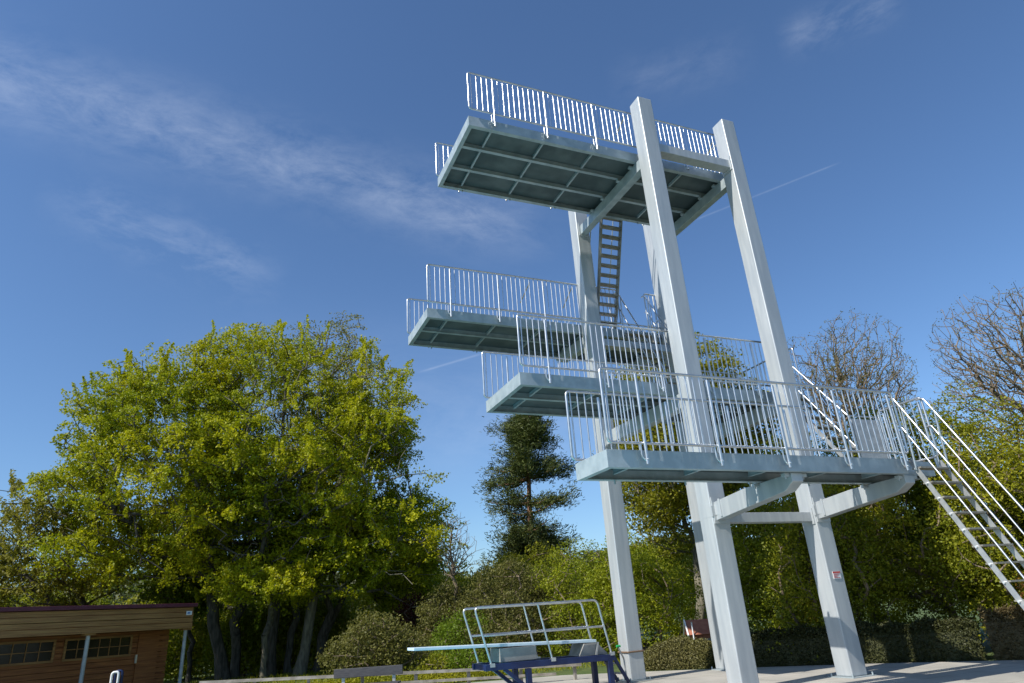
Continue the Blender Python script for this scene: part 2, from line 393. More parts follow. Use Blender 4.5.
# ground: one sheet with the pool basin let into it
for (a,b,c,d) in ((-G,G,PY1,G),(-G,G,-G,PY0),(-G,PX0,PY0,PY1),(PX1,G,PY0,PY1)):
    g.add([(a,c,-.012),(b,c,-.012),(b,d,-.012),(a,d,-.012)], [(0,1,2,3)])
tag(g.build('ground', M['grass']), kind='structure')
pv = MB()
far = [(-24,7.4),(-8,7.0),(-2.6,6.5),(-.24,5.75),(1.03,4.62),(2.5,3.10),(3.96,1.40),(5.07,-.20),(6.1,-1.9),(8.5,-5),(9,-18),(-24,-18)]
pv.add([(x,y,0) for x,y in [(-24,7.4),(-8,7.0),(-2.6,6.5),(-2.6,4.4),(-24,4.4)]], [(4,3,2,1,0)])
pv.add([(x,y,0) for x,y in [(-2.6,6.5),(-.24,5.75),(1.03,4.62),(2.5,3.10),(3.96,1.40),(5.07,-.20),(6.1,-1.9),(8.5,-5),(8.6,-7.6),(-2.6,-7.6)]], [tuple(range(9,-1,-1))])
pv.add([(x,y,0) for x,y in [(-24,-7.6),(8.6,-7.6),(9,-18),(-24,-18)]], [(3,2,1,0)])
tag(pv.build('pavement', M['concrete']), kind='structure')
pb = MB(); z0 = -2.2
pb.add([(PX0,PY0,z0),(PX1,PY0,z0),(PX1,PY1,z0),(PX0,PY1,z0),(PX0,PY0,-.002),(PX1,PY0,-.002),(PX1,PY1,-.002),(PX0,PY1,-.002)],
       [(0,1,2,3),(0,4,5,1),(1,5,6,2),(2,6,7,3),(3,7,4,0)])
tag(pb.build('pool_basin', M['pooltile']), kind='structure')
wm = bpy.data.materials.new('pool_water'); wm.use_nodes = True; b = wm.node_tree.nodes['Principled BSDF']
b.inputs['Base Color'].default_value = (.10,.46,.55,1); b.inputs['Roughness'].default_value = .08
nz = wm.node_tree.nodes.new('ShaderNodeTexNoise'); nz.inputs['Scale'].default_value = 2.5
bu = wm.node_tree.nodes.new('ShaderNodeBump'); bu.inputs['Strength'].default_value = .25
wm.node_tree.links.new(nz.outputs['Fac'], bu.inputs['Height']); wm.node_tree.links.new(bu.outputs[0], b.inputs['Normal'])
flat('pool_water', [(PX0+.001,PY0+.001),(PX1-.001,PY0+.001),(PX1-.001,PY1-.001),(PX0+.001,PY1-.001)], -.10, wm)

# ---------------------------------------------------------------- vegetation
def link_arrays(name, V, Fq, m, parent=None, smooth=False):
    V = np.asarray(V, np.float32); Fq = np.asarray(Fq, np.int32); k = Fq.shape[1]
    me = bpy.data.meshes.new(name); me.vertices.add(len(V)); me.vertices.foreach_set('co', V.ravel())
    me.loops.add(Fq.size); me.loops.foreach_set('vertex_index', Fq.ravel())
    me.polygons.add(len(Fq)); me.polygons.foreach_set('loop_start', np.arange(0, Fq.size, k, dtype=np.int32))
    me.polygons.foreach_set('loop_total', np.full(len(Fq), k, np.int32))
    if smooth: me.polygons.foreach_set('use_smooth', np.ones(len(Fq), bool))
    me.materials.append(m); me.update(calc_edges=True); me.validate()
    o = bpy.data.objects.new(name, me); COL.objects.link(o)
    if parent: o.parent = parent
    return o
def leaves(P, size, rng, up=.3, asp=.55):
    """one folded leaf-shaped quad per point"""
    n = len(P); nrm = rng.normal(size=(n,3)); nrm[:,2] = np.abs(nrm[:,2])+up; nrm /= np.linalg.norm(nrm,axis=1)[:,None]
    t = rng.normal(size=(n,3)); t -= nrm*(t*nrm).sum(1)[:,None]; t /= np.linalg.norm(t,axis=1)[:,None]
    bt = np.cross(nrm,t); s = (size*rng.uniform(.6,1.35,n))[:,None]
    V = np.stack([P-t*s*.5, P+bt*s*asp*.5-t*s*.05, P+t*s*.5+nrm*s*.1, P-bt*s*asp*.5-t*s*.05], 1).reshape(-1,3)
    return V, np.arange(4*n).reshape(n,4)
def needles(P, D, size, rng, w=.12):
    n = len(P); D = D + rng.normal(size=(n,3))*.5; D /= np.linalg.norm(D,axis=1)[:,None]
    t = np.cross(D, rng.normal(size=(n,3))); t /= np.linalg.norm(t,axis=1)[:,None]; s = (size*rng.uniform(.6,1.3,n))[:,None]
    V = np.stack([P-t*s*w, P+t*s*w, P+D*s+t*s*w*.6, P+D*s-t*s*w*.6], 1).reshape(-1,3)
    return V, np.arange(4*n).reshape(n,4)
def skeleton(base, top, attract, rng, step=.45, wob=.12, rmin=.010, p=2.3, upb=.12, rscale=1., pathw=.35, nlead=12, jit=.1, bow=.08):
    """trunk from base to top, then every attractor joined to the cheapest node"""
    base = np.array(base, float); top = np.array(top, float)
    N = [base]; par = [-1]; plen = [0.]
    for i in range(1, nlead+1):
        t = i/nlead; q = base+(top-base)*t + np.array([*rng.normal(size=2)*wob*math.sin(math.pi*t)*.8, 0])
        plen.append(plen[-1]+np.linalg.norm(q-N[-1])); N.append(q); par.append(i-1)
    mid = base+(top-base)*.45
    order = np.argsort(np.linalg.norm(attract-mid,axis=1)); lo = max(2, int(nlead*.28))
    A = np.zeros((len(attract)*14+100,3)); PLN = np.zeros(len(A)); cnt = len(N); A[:cnt] = N; PLN[:cnt] = plen
    par = list(par)
    for k in order:
        a = attract[k]; d = np.linalg.norm(A[lo:cnt]-a,axis=1)
        below = np.clip(A[lo:cnt,2]-a[2]-.1, 0, None)
        j = int(np.argmin(d + pathw*PLN[lo:cnt]*.5 + below*1.2))+lo
        s = A[j].copy(); dist = np.linalg.norm(a-s); m = max(1, min(12, int(dist/step))); prev = j
        off = rng.normal(size=3)*dist*bow; off[2] -= dist*upb*.5
        for i in range(1, m+1):
            t = i/m; q = s+(a-s)*t + off*math.sin(math.pi*t)
            if i < m: q = q + rng.normal(size=3)*step*jit
            A[cnt] = q; PLN[cnt] = PLN[prev]+np.linalg.norm(q-A[prev]); par.append(prev); prev = cnt; cnt += 1
            if cnt >= len(A)-2: break
        if cnt >= len(A)-2: break
    A = A[:cnt]; par = np.array(par); acc = np.full(cnt, rmin**p); kids = np.zeros(cnt, int)
    for i in range(cnt-1, 0, -1):
        acc[par[i]] += acc[i]*(1 if kids[par[i]] else .98) if kids[par[i]] or True else 0; kids[par[i]] += 1
    rad = acc**(1/p)*rscale
    return A, par, rad
def tubes(A, par, rad, n=5, flare=1.5):
    idx = np.arange(1, len(A)); a = A[par[idx]]; b = A[idx]; ra = np.minimum(rad[par[idx]], rad[idx]*1.5); rb = rad[idx].copy()
    ra[0] *= flare
    d = b-a; ln = np.linalg.norm(d,axis=1)+1e-9; d = d/ln[:,None]; b = b + d*(rb*.3)[:,None]
    ref = np.where(np.abs(d[:,2:3])>.9, [[1.,0,0]], [[0,0,1.]]); u = np.cross(d,ref); u /= np.linalg.norm(u,axis=1)[:,None]; v = np.cross(d,u)
    an = np.arange(n)*2*math.pi/n; c, s = np.cos(an), np.sin(an)
    ring = lambda P, r: P[:,None,:] + (u[:,None,:]*c[None,:,None]+v[:,None,:]*s[None,:,None])*r[:,None,None]
    V = np.concatenate([ring(a,ra), ring(b,rb)],1).reshape(-1,3); m = len(idx)
    k = np.arange(n); q = np.stack([k, (k+1)%n, (k+1)%n+n, k+n],1)
    Fq = (q[None]+(np.arange(m)*2*n)[:,None,None]).reshape(-1,4)
    return V, Fq
def blob_noise(P, rng, n=14, k=1.2):
    o = np.zeros(len(P))
    for _ in range(n): 
        w = rng.normal(size=3)*k; o += np.sin(P@w+rng.uniform(0,6.28))
    return o/math.sqrt(n)
def crown_points(n, c, r, rz, rng, fill=.35, under=.75, lump=.22, egg=0, hollow=.25):
    """points in a lumpy ellipsoid, denser at the outside, cut flatter underneath"""
    out = []
    tot = 0
    D = rng.normal(size=(400,3))
    seedw = [rng.normal(size=3)*2.2 for _ in range(9)]; ph = rng.uniform(0,6.28,9)
    while tot < n:
        d = rng.normal(size=(n*2,3)); d /= np.linalg.norm(d,axis=1)[:,None]
        l = 1 + lump*sum(np.sin(d@w+q) for w,q in zip(seedw,ph))/2.2
        rr = rng.uniform(hollow,1,n*2)**fill*l
        P = d*rr[:,None]; P[:,2] = np.where(P[:,2]<0, P[:,2]*under, P[:,2])
        if egg: P[:,:2] *= (1-egg*np.clip(P[:,2:3],-1,1))
        out.append(P); tot += len(P)
        break
    P = np.concatenate(out)[:n]
    return P*np.array([r,r,rz])+np.array(c)
def tree(name, label, cat, base, top, crown, r, rz, na, npc, size, leafm, barkm, seed, group=None, cl=(.42,.42,.16), rmin=.011, rscale=1., gap=.0, up=.5, under=.9, fill=.45, lump=.22, extra=None, step=.45, egg=0, pathw=.35, hollow=.25, asp=.55, bare=False, spray=0):
    up = min(up, .15)
    rng = np.random.default_rng(seed)
    root = empty(name, (base[0],base[1],0), label, cat, group)
    ori = np.array([base[0],base[1],0.])
    P = crown_points(na, crown, r, rz, rng, under=under, fill=fill, lump=lump, egg=egg, hollow=hollow)
    P = P[P[:,2] > .25]
    if extra is not None: P = np.concatenate([P]+[crown_points(n, c, rr, rzz, rng, lump=lump) for (n,c,rr,rzz) in extra])
    A, par, rad = skeleton((base[0],base[1],-.1), top, P, rng, rmin=rmin, rscale=rscale*.88, step=step, pathw=pathw, jit=.05 if bare else .10, bow=.04 if bare else .08)
    V, Fq = tubes(A, par, rad); link_arrays('trunk', V-ori, Fq, barkm, root, True)
    if npc:
        C = P if not gap else P[blob_noise(P, rng) > -1.1+gap]
        n = len(C)*npc; ctr = np.repeat(C, npc, 0); o = rng.normal(size=(n,3)); o *= (np.minimum(np.linalg.norm(o,axis=1),1.75)/np.linalg.norm(o,axis=1))[:,None]
        # each clump is a tilted spray
        sc = np.repeat(rng.uniform(.55,1.3,len(C)), npc)[:,None]
        if spray:
            ax = C-np.array(crown); ax[:,2] = np.clip(ax[:,2],0,None)*.45+rng.uniform(-.12,.24,len(C))*r; ax += rng.normal(size=ax.shape)*np.array([.4,.4,.12])*r; ax /= (np.linalg.norm(ax,axis=1)+1e-6)[:,None]
            ax = np.repeat(ax,npc,0); al = o[:,:1]; off = o.copy(); off[:,0] = 0; off -= ax*(off*ax).sum(1)[:,None]
            Q = ctr + (ax*al*spray*(1.15-.15*al) + off*np.array([.22,.22,.09])*(1.15-.35*al))*sc
        else: Q = ctr + o*np.array(cl)*sc
        dv = C-np.array(crown); dv[:,2] *= .3; dv /= (np.linalg.norm(dv,axis=1)+1e-6)[:,None]; tl = np.repeat(dv*rng.uniform(-.15,.55,len(C))[:,None],npc,0)
        Q[:,2] -= ((Q-ctr)*tl).sum(1)+.06*(o[:,0]**2+o[:,1]**2)*cl[0]
        Q = Q[Q[:,2] > .03]
        V, Fq = leaves(Q, size, rng, up, asp); link_arrays('crown', V-ori, Fq, leafm, root)
    return root

BK = M['bark']; PB = M['palebark']
BG = 'leafy beech trees behind the cabin'
CLB = (.30,.30,.14)
tree('beech_tree', 'largest yellow-green beech with the thickest trunk, middle of the leafy grove', 'tree', (-5.76,15.76), (-5.9,15.8,11.4), (-6.04,15.78,7.7), 4.05, 4.75, 900, 140, .088, LM['beech'], BK, 11, BG, gap=.35, rmin=.011, under=1.0, cl=CLB, spray=.36, lump=.12, hollow=.35, rscale=.95,
     extra=[(60,(-6.2,13.4,2.6),1.7,.6),(45,(-6.4,13.6,3.1),1.5,.7),(45,(-4.6,13.6,2.7),1.4,.7),(50,(-4.6,13.4,3.6),1.3,.9),(50,(-7.4,13.2,4.4),1.4,1.0),(50,(-5.6,12.6,6.4),1.6,1.0),(45,(-8.2,12.8,6.6),1.5,1.0)])
tree('beech_tree', 'beech forming the right edge of the grove, its trunk leaning left to right', 'tree', (-4.96,14.68), (-3.2,14.5,9.6), (-3.15,14.40,6.5), 2.65, 4.3, 620, 134, .088, LM['beech'], PB, 12, BG, under=1.0, gap=.5, cl=CLB, spray=.36, lump=.26, hollow=.35, extra=[(40,(-3.0,13.4,2.9),1.3,.8),(35,(-1.6,13.9,3.3),1.0,.8),(35,(-2.2,12.9,4.6),1.1,.9),(35,(-2.9,12.4,7.4),1.1,.8)])
tree('beech_tree', 'left shoulder beech of the grove, above the right end of the cabin roof', 'tree', (-7.06,15.82), (-9.4,15.8,10.6), (-9.85,15.75,7.1), 3.4, 4.25, 800, 140, .088, LM['beech'], BK, 13, BG, gap=.2, under=1.0, cl=CLB, spray=.36, lump=.09, hollow=.3, extra=[(60,(-9.2,14.6,3.5),1.7,.9),(50,(-11.2,14.6,3.9),1.3,.9),(60,(-7.9,15.2,10.6),1.6,1.4),(40,(-11.9,14.8,5.6),1.3,.9),(40,(-9.6,13.0,5.2),1.5,.9)])
tree('beech_tree', 'olive-green lower beech at the far left edge, behind the cabin roof', 'tree', (-10.72,17.63), (-12.4,17.0,5.2), (-12.9,16.60,3.7), 2.3, 2.2, 420, 110, .09, LM['beech_olive'], BK, 14, BG, gap=.3, under=1.1, cl=CLB, spray=.36)
tree('beech_tree', 'thin-topped olive beech whose sparse twiggy top shows right of centre in the grove', 'tree', (-5.06,18.71), (-4.0,18.6,13.3), (-4.1,18.57,9.9), 2.5, 4.2, 420, 60, .085, LM['beech_olive'], PB, 15, BG, rmin=.012, cl=(.3,.3,.12), hollow=.15)
tree('beech_tree', 'wide dark shaded beech low at the back of the grove', 'tree', (-6.39,20.80), (-6.5,20.8,6.4), (-6.63,20.81,5.0), 4.9, 2.8, 400, 130, .115, LM['beech_dark'], BK, 16, BG, cl=CLB, spray=.36)
tree('beech_tree', 'thin leaning beech at the right foot of the grove, dark green over the olive bush', 'tree', (-4.32,16.62), (-2.6,16.2,5.2), (-1.7,15.9,4.0), 1.9, 2.2, 300, 150, .09, LM['beech'], BK, 17, BG, under=1.1, cl=CLB, spray=.36)
tree('beech_tree', 'short dark beech just right of the cabin end', 'tree', (-8.12,17.81), (-8.3,17.8,3.9), (-8.2,17.6,3.2), 1.6, 1.4, 150, 100, .12, LM['beech_dark'], BK, 18, BG, cl=CLB, spray=.36)
# bare thin stems among the grove trunks
def stem(label, x, y, tx, ty, tz, r, m, seed):
    rng = np.random.default_rng(seed); root = empty('slim_tree', (x,y,0), label, 'tree', 'slim trunks of the grove')
    P = np.array([tx,ty,tz])+rng.normal(size=(40,3))*np.array([.8,.8,.7]); P = P[P[:,2] > 2.4]
    A, par, rad = skeleton((x,y,-.1), (tx,ty,tz), P, rng, rmin=.012); rad = np.maximum(rad, np.where(np.arange(len(A))<=9, r, 0))
    V, Fq = tubes(A, par, rad); link_arrays('trunk', V-np.array([x,y,0]), Fq, m, root, True)
    Q = np.repeat(P, 45, 0); Q = Q+rng.normal(size=Q.shape)*np.array([.4,.4,.18]); V, Fq = leaves(Q, .16, rng); link_arrays('crown', V-np.array([x,y,0]), Fq, LM['beech_dark'], root)
stem('slim pale trunk standing immediately left of the thickest beech trunk', -5.95,14.9,-6.1,14.9,5.2,.10,PB,31)
stem('slim dark trunk standing immediately right of the thickest beech trunk', -5.15,16.0,-5.0,16.0,5.4,.12,BK,32)
stem('dark trunk two steps left of the thickest beech trunk', -6.75,16.6,-6.8,16.6,5.5,.16,BK,33)
stem('dark slanting trunk at the right end of the row of grove trunks', -4.35,15.6,-3.6,15.3,4.6,.11,BK,34)
# pine
def pine(base, h, seed, label):
    rng = np.random.default_rng(seed); x, y = base; root = empty('pine_tree', (x,y,0), label, 'tree'); ori = np.array([x,y,0.])
    A = []; nodes = [np.array([x,y,-.1])]; par = [-1]; rad = [.24]
    K = 26
    for i in range(1,K+1):
        t = i/K; nodes.append(np.array([x+.25*t+.06*math.sin(t*9), y, h*t])); par.append(i-1); rad.append(.24*(1-t)+.03)
    tips = []; dirs = []
    for i in [q for q in range(6,K+1) if q not in (13,17,21)]:
        t = i/K; L = (1.5+.45*math.sin(t*11+1)+.75*(1-t)) * (1 if t < .9 else .8)
        for b in range(rng.integers(6,9)):
            az = rng.uniform(0,2*math.pi); ln = L*rng.uniform(.55,1.12); rise = rng.uniform(-.18,.30) - .35*(1-t)*.5
            if .52 < t < .62 and rng.random() < .5: continue
            pr = i; m = 6; s = nodes[i]
            for k in range(1,m+1):
                q = k/m; p = s + np.array([math.cos(az),math.sin(az),0])*ln*q + np.array([0,0,rise*ln*q-.28*ln*q*(1-q)]) + rng.normal(size=3)*.03
                nodes.append(p); par.append(pr); pr = len(nodes)-1; rad.append(.045*(1-q)+.012)
                if q > .3:
                    for _ in range(4):
                        w = p + rng.normal(size=3)*np.array([.26,.26,.10])*(.6+q*.8)+np.array([0,0,.05]); tips.append(w); dirs.append(np.array([math.cos(az),math.sin(az),.35]))
    V, Fq = tubes(np.array(nodes), np.array(par), np.array(rad)); link_arrays('trunk', V-ori, Fq, M['pinebark'], root, True)
    T = np.repeat(np.array(tips), 30, 0); D = np.repeat(np.array(dirs), 30, 0); T = T+rng.normal(size=T.shape)*np.array([.17,.17,.13])
    V, Fq = needles(T, D+rng.normal(size=T.shape)*.4, .16, rng, .11); link_arrays('crown', V-ori, Fq, LM['pine'], root)
pine((6.48,21.81), 11.3, 5, 'tall dark pine with reddish upper trunk behind the diving tower')
# bare and budding trees
tree('bare_tree', 'small bare tree with a forked dark trunk beside the leafy grove', 'tree', (-.73,11.75), (-.8,11.75,3.9), (-.75,11.74,3.4), .9, 1.4, 520, 0, .1, None, M['twig'], 41, rmin=.0045, under=.7, step=.25, lump=.15, hollow=.05, fill=.7, pathw=.9, bare=True)
tree('bare_tree', 'bare round-topped tree with brown buds rising behind the stair of the tower', 'tree', (10.6,6.6), (11.2,6.0,8.6), (11.2,5.75,7.6), 2.2, 2.3, 2400, 6, .05, LM['olive'], M['twig'], 42, rmin=.0052, step=.3, under=1.1, lump=.12, hollow=.05, fill=.6, pathw=.9, cl=(.06,.06,.06), bare=True)
tree('bare_tree', 'bare wide-limbed tree at the right edge of the picture', 'tree', (12.4,.5), (12.3,.6,7.8), (11.9,1.15,6.5), 2.7, 2.3, 2300, 4, .045, LM['olive'], M['twig'], 43, rmin=.0058, step=.35, under=1.1, lump=.15, hollow=.05, fill=.6, pathw=.9, cl=(.06,.06,.06), bare=True)
tree('young_tree', 'loose yellow-green tree seen through the middle of the tower', 'tree', (6.8,10.0), (7.8,9.3,8.9), (7.2,9.6,6.4), 3.6, 3.8, 1100, 85, .11, LM['maple'], PB, 44, gap=0, under=1.0, cl=(.28,.28,.12), hollow=.15)
# shrubs
SG = 'tall shrubs round the back of the paving'
def shrub(label, x, y, zc, r, rz, na, npc, size, lm, seed, name='shrub', bark=M['twig'], cl=(.2,.2,.13), under=1., group=SG, gap=0, up=.4, lump=.2, fill=.4):
    return tree(name, label, 'shrub', (x,y), (x,y,max(.3,zc)), (x,y,zc), r, rz, na, npc, size, lm, bark, seed, group, cl=cl, rmin=.008, under=under, gap=gap, up=up, lump=lump, fill=fill, step=.3)
shrub('tall yellow-green shrub immediately right of the right-hand tower leg', 5.0,2.4,1.9,1.45,2.25,360,115,.062,LM['shrub'],51)
shrub('tall green shrub under the bare round-topped tree', 7.07,1.6,2.5,1.75,2.5,430,115,.064,LM['shrub'],52)
shrub('tall shrub at the right edge, behind the tower stair', 7.3,-.5,2.3,1.25,2.55,330,115,.062,LM['shrub'],53)
shrub('dark green shrub seen between the two front tower legs', 5.6,5.2,2.1,1.45,2.0,340,115,.064,LM['shrub2'],54)
shrub('second dark shrub between the front tower legs, behind the first', 6.2,4.4,2.6,1.6,2.2,330,105,.064,LM['shrub'],61)
shrub('round green shrub just right of the far left tower leg', 2.9,7.6,1.6,1.6,1.75,330,110,.064,LM['shrub2'],55)
shrub('dark shrub behind the springboard, right of its handrail', 2.3,8.9,1.3,1.45,1.7,280,105,.064,LM['shrub2'],56)
shrub('olive willow bush directly behind the springboard handrail', .8,10.3,1.4,1.7,1.75,340,105,.062,LM['olive'],57)
shrub('olive willow bush behind the left end of the springboard handrail', -.6,11.9,1.2,1.3,1.6,260,100,.062,LM['olive'],62)
shrub('grey-olive wispy bush left of the springboard tip, behind the bench', -3.67,9.43,.75,1.1,.80,260,60,.07,LM['olive'],58, up=.1)
shrub('clipped bright green conical bush right of the springboard tip', -1.0,10.4,.55,.95,1.05,230,80,.06,LM['bright'],59, lump=.06)
shrub('dark red-leaved bush under the small bare tree', -1.5,13.6,1.5,.62,.62,90,60,.07,LM['red'],60)
shrub('low lime-green bush beneath the springboard', -1.75,7.9,.30,.38,.24,60,60,.05,LM['bright'],63)
shrub('second low green bush beneath the springboard, nearer its tip', -2.35,8.3,.30,.40,.22,60,60,.05,LM['shrub'],64)
shrub('small orange-leaved shrub low behind the brown hedge', 5.95,-1.35,1.15,.30,.22,40,50,.05,LM['orange'],65)
for i, (x, y, z, r) in enumerate(((-13,24,1.6,2.3),(-9.3,25,1.6,2.4),(-5.8,26,1.8,2.4),(-2,24,1.7,2.3),(1.5,22,1.8,2.4),(4.6,18.5,1.8,2.2),(8.3,13.5,2.1,2.2),(9.0,5.0,2.6,1.9),(9.2,1.9,2.6,1.8),(9.4,-1.3,2.4,1.8),(-8.6,20,1.0,1.3),(-3.6,19.5,1.0,1.3),(-6.4,18.2,.8,1.3),(-5.0,17.8,.7,1.0))):
    lab = ['behind the left end of the cabin','behind the right end of the cabin','behind the thickest beech trunk','behind the olive bush by the bench','behind the red-leaved bush','below the pine','behind the middle of the tower','right of the right-hand tower leg, in the second row','below the bare round-topped tree','at the right edge, in the second row','between the dark grove trunks at the left','between the grove trunks at the right','straight behind the thickest beech trunk, close to it','small, low, right of the thickest beech trunk'][i]
    shrub('background green bush '+lab, x,y,z,r,1.9,230,90,.11,LM['shrub' if i%2 else 'shrub2'],70+i, group='background bushes', cl=(.3,.3,.2))
# hedges
def hedge(name, label, pts, w, h, n, size, lm, seed, round_=.3):
    rng = np.random.default_rng(seed); root = empty(name, (*pts[0],0), label, 'hedge'); ori = np.array([*pts[0],0.])
    pts = np.array(pts, float); seg = np.linalg.norm(np.diff(pts,axis=0),axis=1); cum = np.r_[0,np.cumsum(seg)]; Lt = cum[-1]
    def at(s): return np.stack([np.interp(s,cum,pts[:,0]), np.interp(s,cum,pts[:,1])],-1)
    s = rng.uniform(0,Lt,n); a = rng.uniform(-.02,math.pi+.02,n); e = 2.0 if round_ > .5 else 4.5
    ca, sa = np.cos(a), np.sin(a); k = (np.abs(ca)**e+np.abs(sa)**e)**(-1/e)*rng.uniform(.86,1.02,n)
    k *= 1+.05*np.sin(s*5+a*2)+.04*np.sin(s*11+3)
    if round_ > .5: k *= np.sqrt(np.clip(1-(2*s/Lt-1)**2, .02, 1))
    d = at(np.minimum(s+.05,Lt))-at(np.maximum(s-.05,0)); d /= np.linalg.norm(d,axis=1)[:,None]; nr = np.stack([-d[:,1],d[:,0]],1)
    xy = at(s)+nr*(ca*k*w/2)[:,None]; P = np.c_[xy, np.clip(sa*k*h,.02,None)]+rng.normal(size=(n,3))*.018
    V, Fq = leaves(P, size, rng, .2); link_arrays('foliage', V-ori, Fq, lm, root)
    m = MB(); K = 24; R_ = 9; vs = []
    for i in range(K+1):
        s0 = Lt*(.01+.98*i/K); c = at(np.array([s0]))[0]; c2 = at(np.array([min(s0+.05,Lt)]))[0]; c1 = at(np.array([max(s0-.05,0)]))[0]; dd = (c2-c1)/np.linalg.norm(c2-c1)
        q = math.sqrt(max(.02,1-(2*s0/Lt-1)**2)) if round_ > .5 else 1
        for j in range(R_):
            a0 = math.pi*j/(R_-1); kk = (abs(math.cos(a0))**e+abs(math.sin(a0))**e)**(-1/e)*.84*q
            o = math.cos(a0)*kk*w/2; vs.append((c[0]-dd[1]*o-ori[0], c[1]+dd[0]*o-ori[1], max(0,math.sin(a0)*kk*h)))
    fs = [(i*R_+j, i*R_+j+1, (i+1)*R_+j+1, (i+1)*R_+j) for i in range(K) for j in range(R_-1)]
    m.add(vs, fs); m.build('branch_core', lm, root)
hedge('low_hedge', 'long dark clipped hedge along the paving behind the right tower leg', [(2.95,3.15),(4.35,1.45),(5.45,-.10)], .55, .66, 26000, .045, LM['hedge'], 81)
hedge('low_hedge', 'taller brown-tinged hedge at the right edge, end of the dark hedge', [(5.5,-.2),(6.15,-1.3),(7.4,-3.1)], .6, .84, 22000, .045, LM['hedgebrown'], 82)
hedge('hedge_mound', 'rounded olive ground-cover mound beside the far right tower leg', [(1.35,5.2),(2.15,4.45),(3.0,3.65)], 1.0, .58, 24000, .04, LM['mound'], 83, round_=1)
hedge('low_plants', 'thin strip of low green plants behind the weathered fence', [(-7.6,8.2),(-3.5,7.6),(-.6,6.5)], .7, .22, 14000, .05, LM['shrub'], 84, round_=1)
# grass tufts along the soil strip
rng = np.random.default_rng(90)
P = np.c_[rng.uniform(-13,9,26000), rng.uniform(6.4,16,26000), np.full(26000,.03)]
V, Fq = needles(P, np.tile([0,0,1.],(len(P),1)), .10, rng, .08); tag(link_arrays('grass', V, Fq, LM['shrub']), 'short green grass beyond the paving', 'grass', kind='stuff')
# far wooded hill
def hill():
    nx, ny = 90, 16; V = []; Fq = []
    for j in range(ny):
        for i in range(nx):
            a = R(-42+i*1.25); D = 95+j*14; h = 13.5*math.sin(min(1,j/9)*math.pi/2)*(1+.16*math.sin(i*.23)+.08*math.sin(i*.71+1))
            V.append((CAM.x+math.sin(a)*D, CAM.y+math.cos(a)*D, h-.3))
    for j in range(ny-1):
        for i in range(nx-1): Fq.append((j*nx+i, j*nx+i+1, (j+1)*nx+i+1, (j+1)*nx+i))
    V = np.array(V); tag(link_arrays('hills', V, np.array(Fq), M['grass'], None, True), kind='structure')
    rng = np.random.default_rng(3); m = 5200; i = rng.uniform(0,nx-2,m); j = rng.uniform(1,ny-3,m)
    G_ = V.reshape(ny,nx,3); i0 = i.astype(int); j0 = j.astype(int); fi = (i-i0)[:,None]; fj = (j-j0)[:,None]
    C = (G_[j0,i0]*(1-fi)+G_[j0,i0+1]*fi)*(1-fj)+(G_[j0+1,i0]*(1-fi)+G_[j0+1,i0+1]*fi)*fj
    d = rng.normal(size=(m*18,3)); d /= np.linalg.norm(d,axis=1)[:,None]; C = np.repeat(C,18,0); C = C+d*np.repeat(rng.uniform(1.2,2.6,m),18)[:,None]*np.array([1,1,1.1])+np.array([0,0,1.5])
    Vv, Fv = leaves(C, 1.1, rng, .5, .8); tag(link_arrays('far_wood', Vv, Fv, LM['wood']), 'hazy green wood covering the hill behind the pine', 'wood', kind='stuff')
hill()

# ---------------------------------------------------------------- cabin
cx0, cy0, cx1, cy1 = -11.81, 9.33, -8.05, 12.06
dd = Vector((cx1-cx0, cy1-cy0, 0)); dl = dd.length; dd.normalize(); ang = math.atan2(dd.y, dd.x)
cab = empty('wooden_cabin', (cx1, cy1, 0), 'brown board-clad cabin with a flat maroon roof edge at the lower left', 'cabin', rz=ang)
# local frame: x runs along the front (0 = right end, negative = left), y into the cabin
XL = -7.2
def cp(name, mb, m, parent=cab, bevel=0): return mb.build(name, m, parent, bevel)
w = MB()
for i in range(14):
    z = .02+i*.13; w.box(XL+.1, -.12, .78+(i%3)*.005, .90, z, z+.119)
w.box(XL+.1, XL+.2, .9, 3.0, 0, 1.95).box(-.22,-.12,.9,3.0,0,1.95).box(XL+.1,-.12,3.0,3.1,0,1.95)
cp('wall', w, M['wood'])
fa = MB()
for q_, z in enumerate((1.60,1.725,1.85,1.975)): fa.box(XL, 0, (0,.012,.004,.02)[q_], .04, z, z+.112)
fa.box(XL, 0, -.012, .05, 1.575, 1.597); fa.box(-.04, 0, .041, 3.1, 1.60, 2.09); fa.box(XL, XL+.04, .041, 3.1, 1.60, 2.09)
cp('fascia', fa, M['woodlight'])
cp('roof', MB().box(XL-.05,.07,-.06,3.2,2.10,2.19), M['roof'], bevel=.01)
cp('roof_slab', MB().box(XL+.05,-.05,.05,3.0,1.96,2.04), M['wood'])
def window(x0, x1, z0, z1, nx):
    fr = MB().box(x0-.05,x1+.05,.74,.775,z0-.05,z0).box(x0-.05,x1+.05,.74,.775,z1,z1+.05).box(x0-.05,x0,.74,.775,z0,z1).box(x1,x1+.05,.74,.775,z0,z1)
    f = cp('window', fr, M['woodlight']); mu = MB()
    for i in range(1,nx): x = x0+(x1-x0)*i/nx; mu.box(x-.009,x+.009,.75,.77,z0,z1)
    mu.box(x0,x1,.749,.769,(z0+z1)/2-.009,(z0+z1)/2+.009); cp('glazing_bars', mu, M['woodlight'], f)
    cp('pane', MB().box(x0,x1,.772,.7745,z0,z1), M['glass'], f)
window(-2.75,-1.20,1.05,1.45,6); window(-4.75,-3.05,1.05,1.45,6)
dr = cp('door', MB().box(-.98,-.42,.745,.775,.05,1.5), M['wood']); cp('handle', MB().box(-1.03,-.99,.70,.74,.82,1.02), M['bolt'], dr)
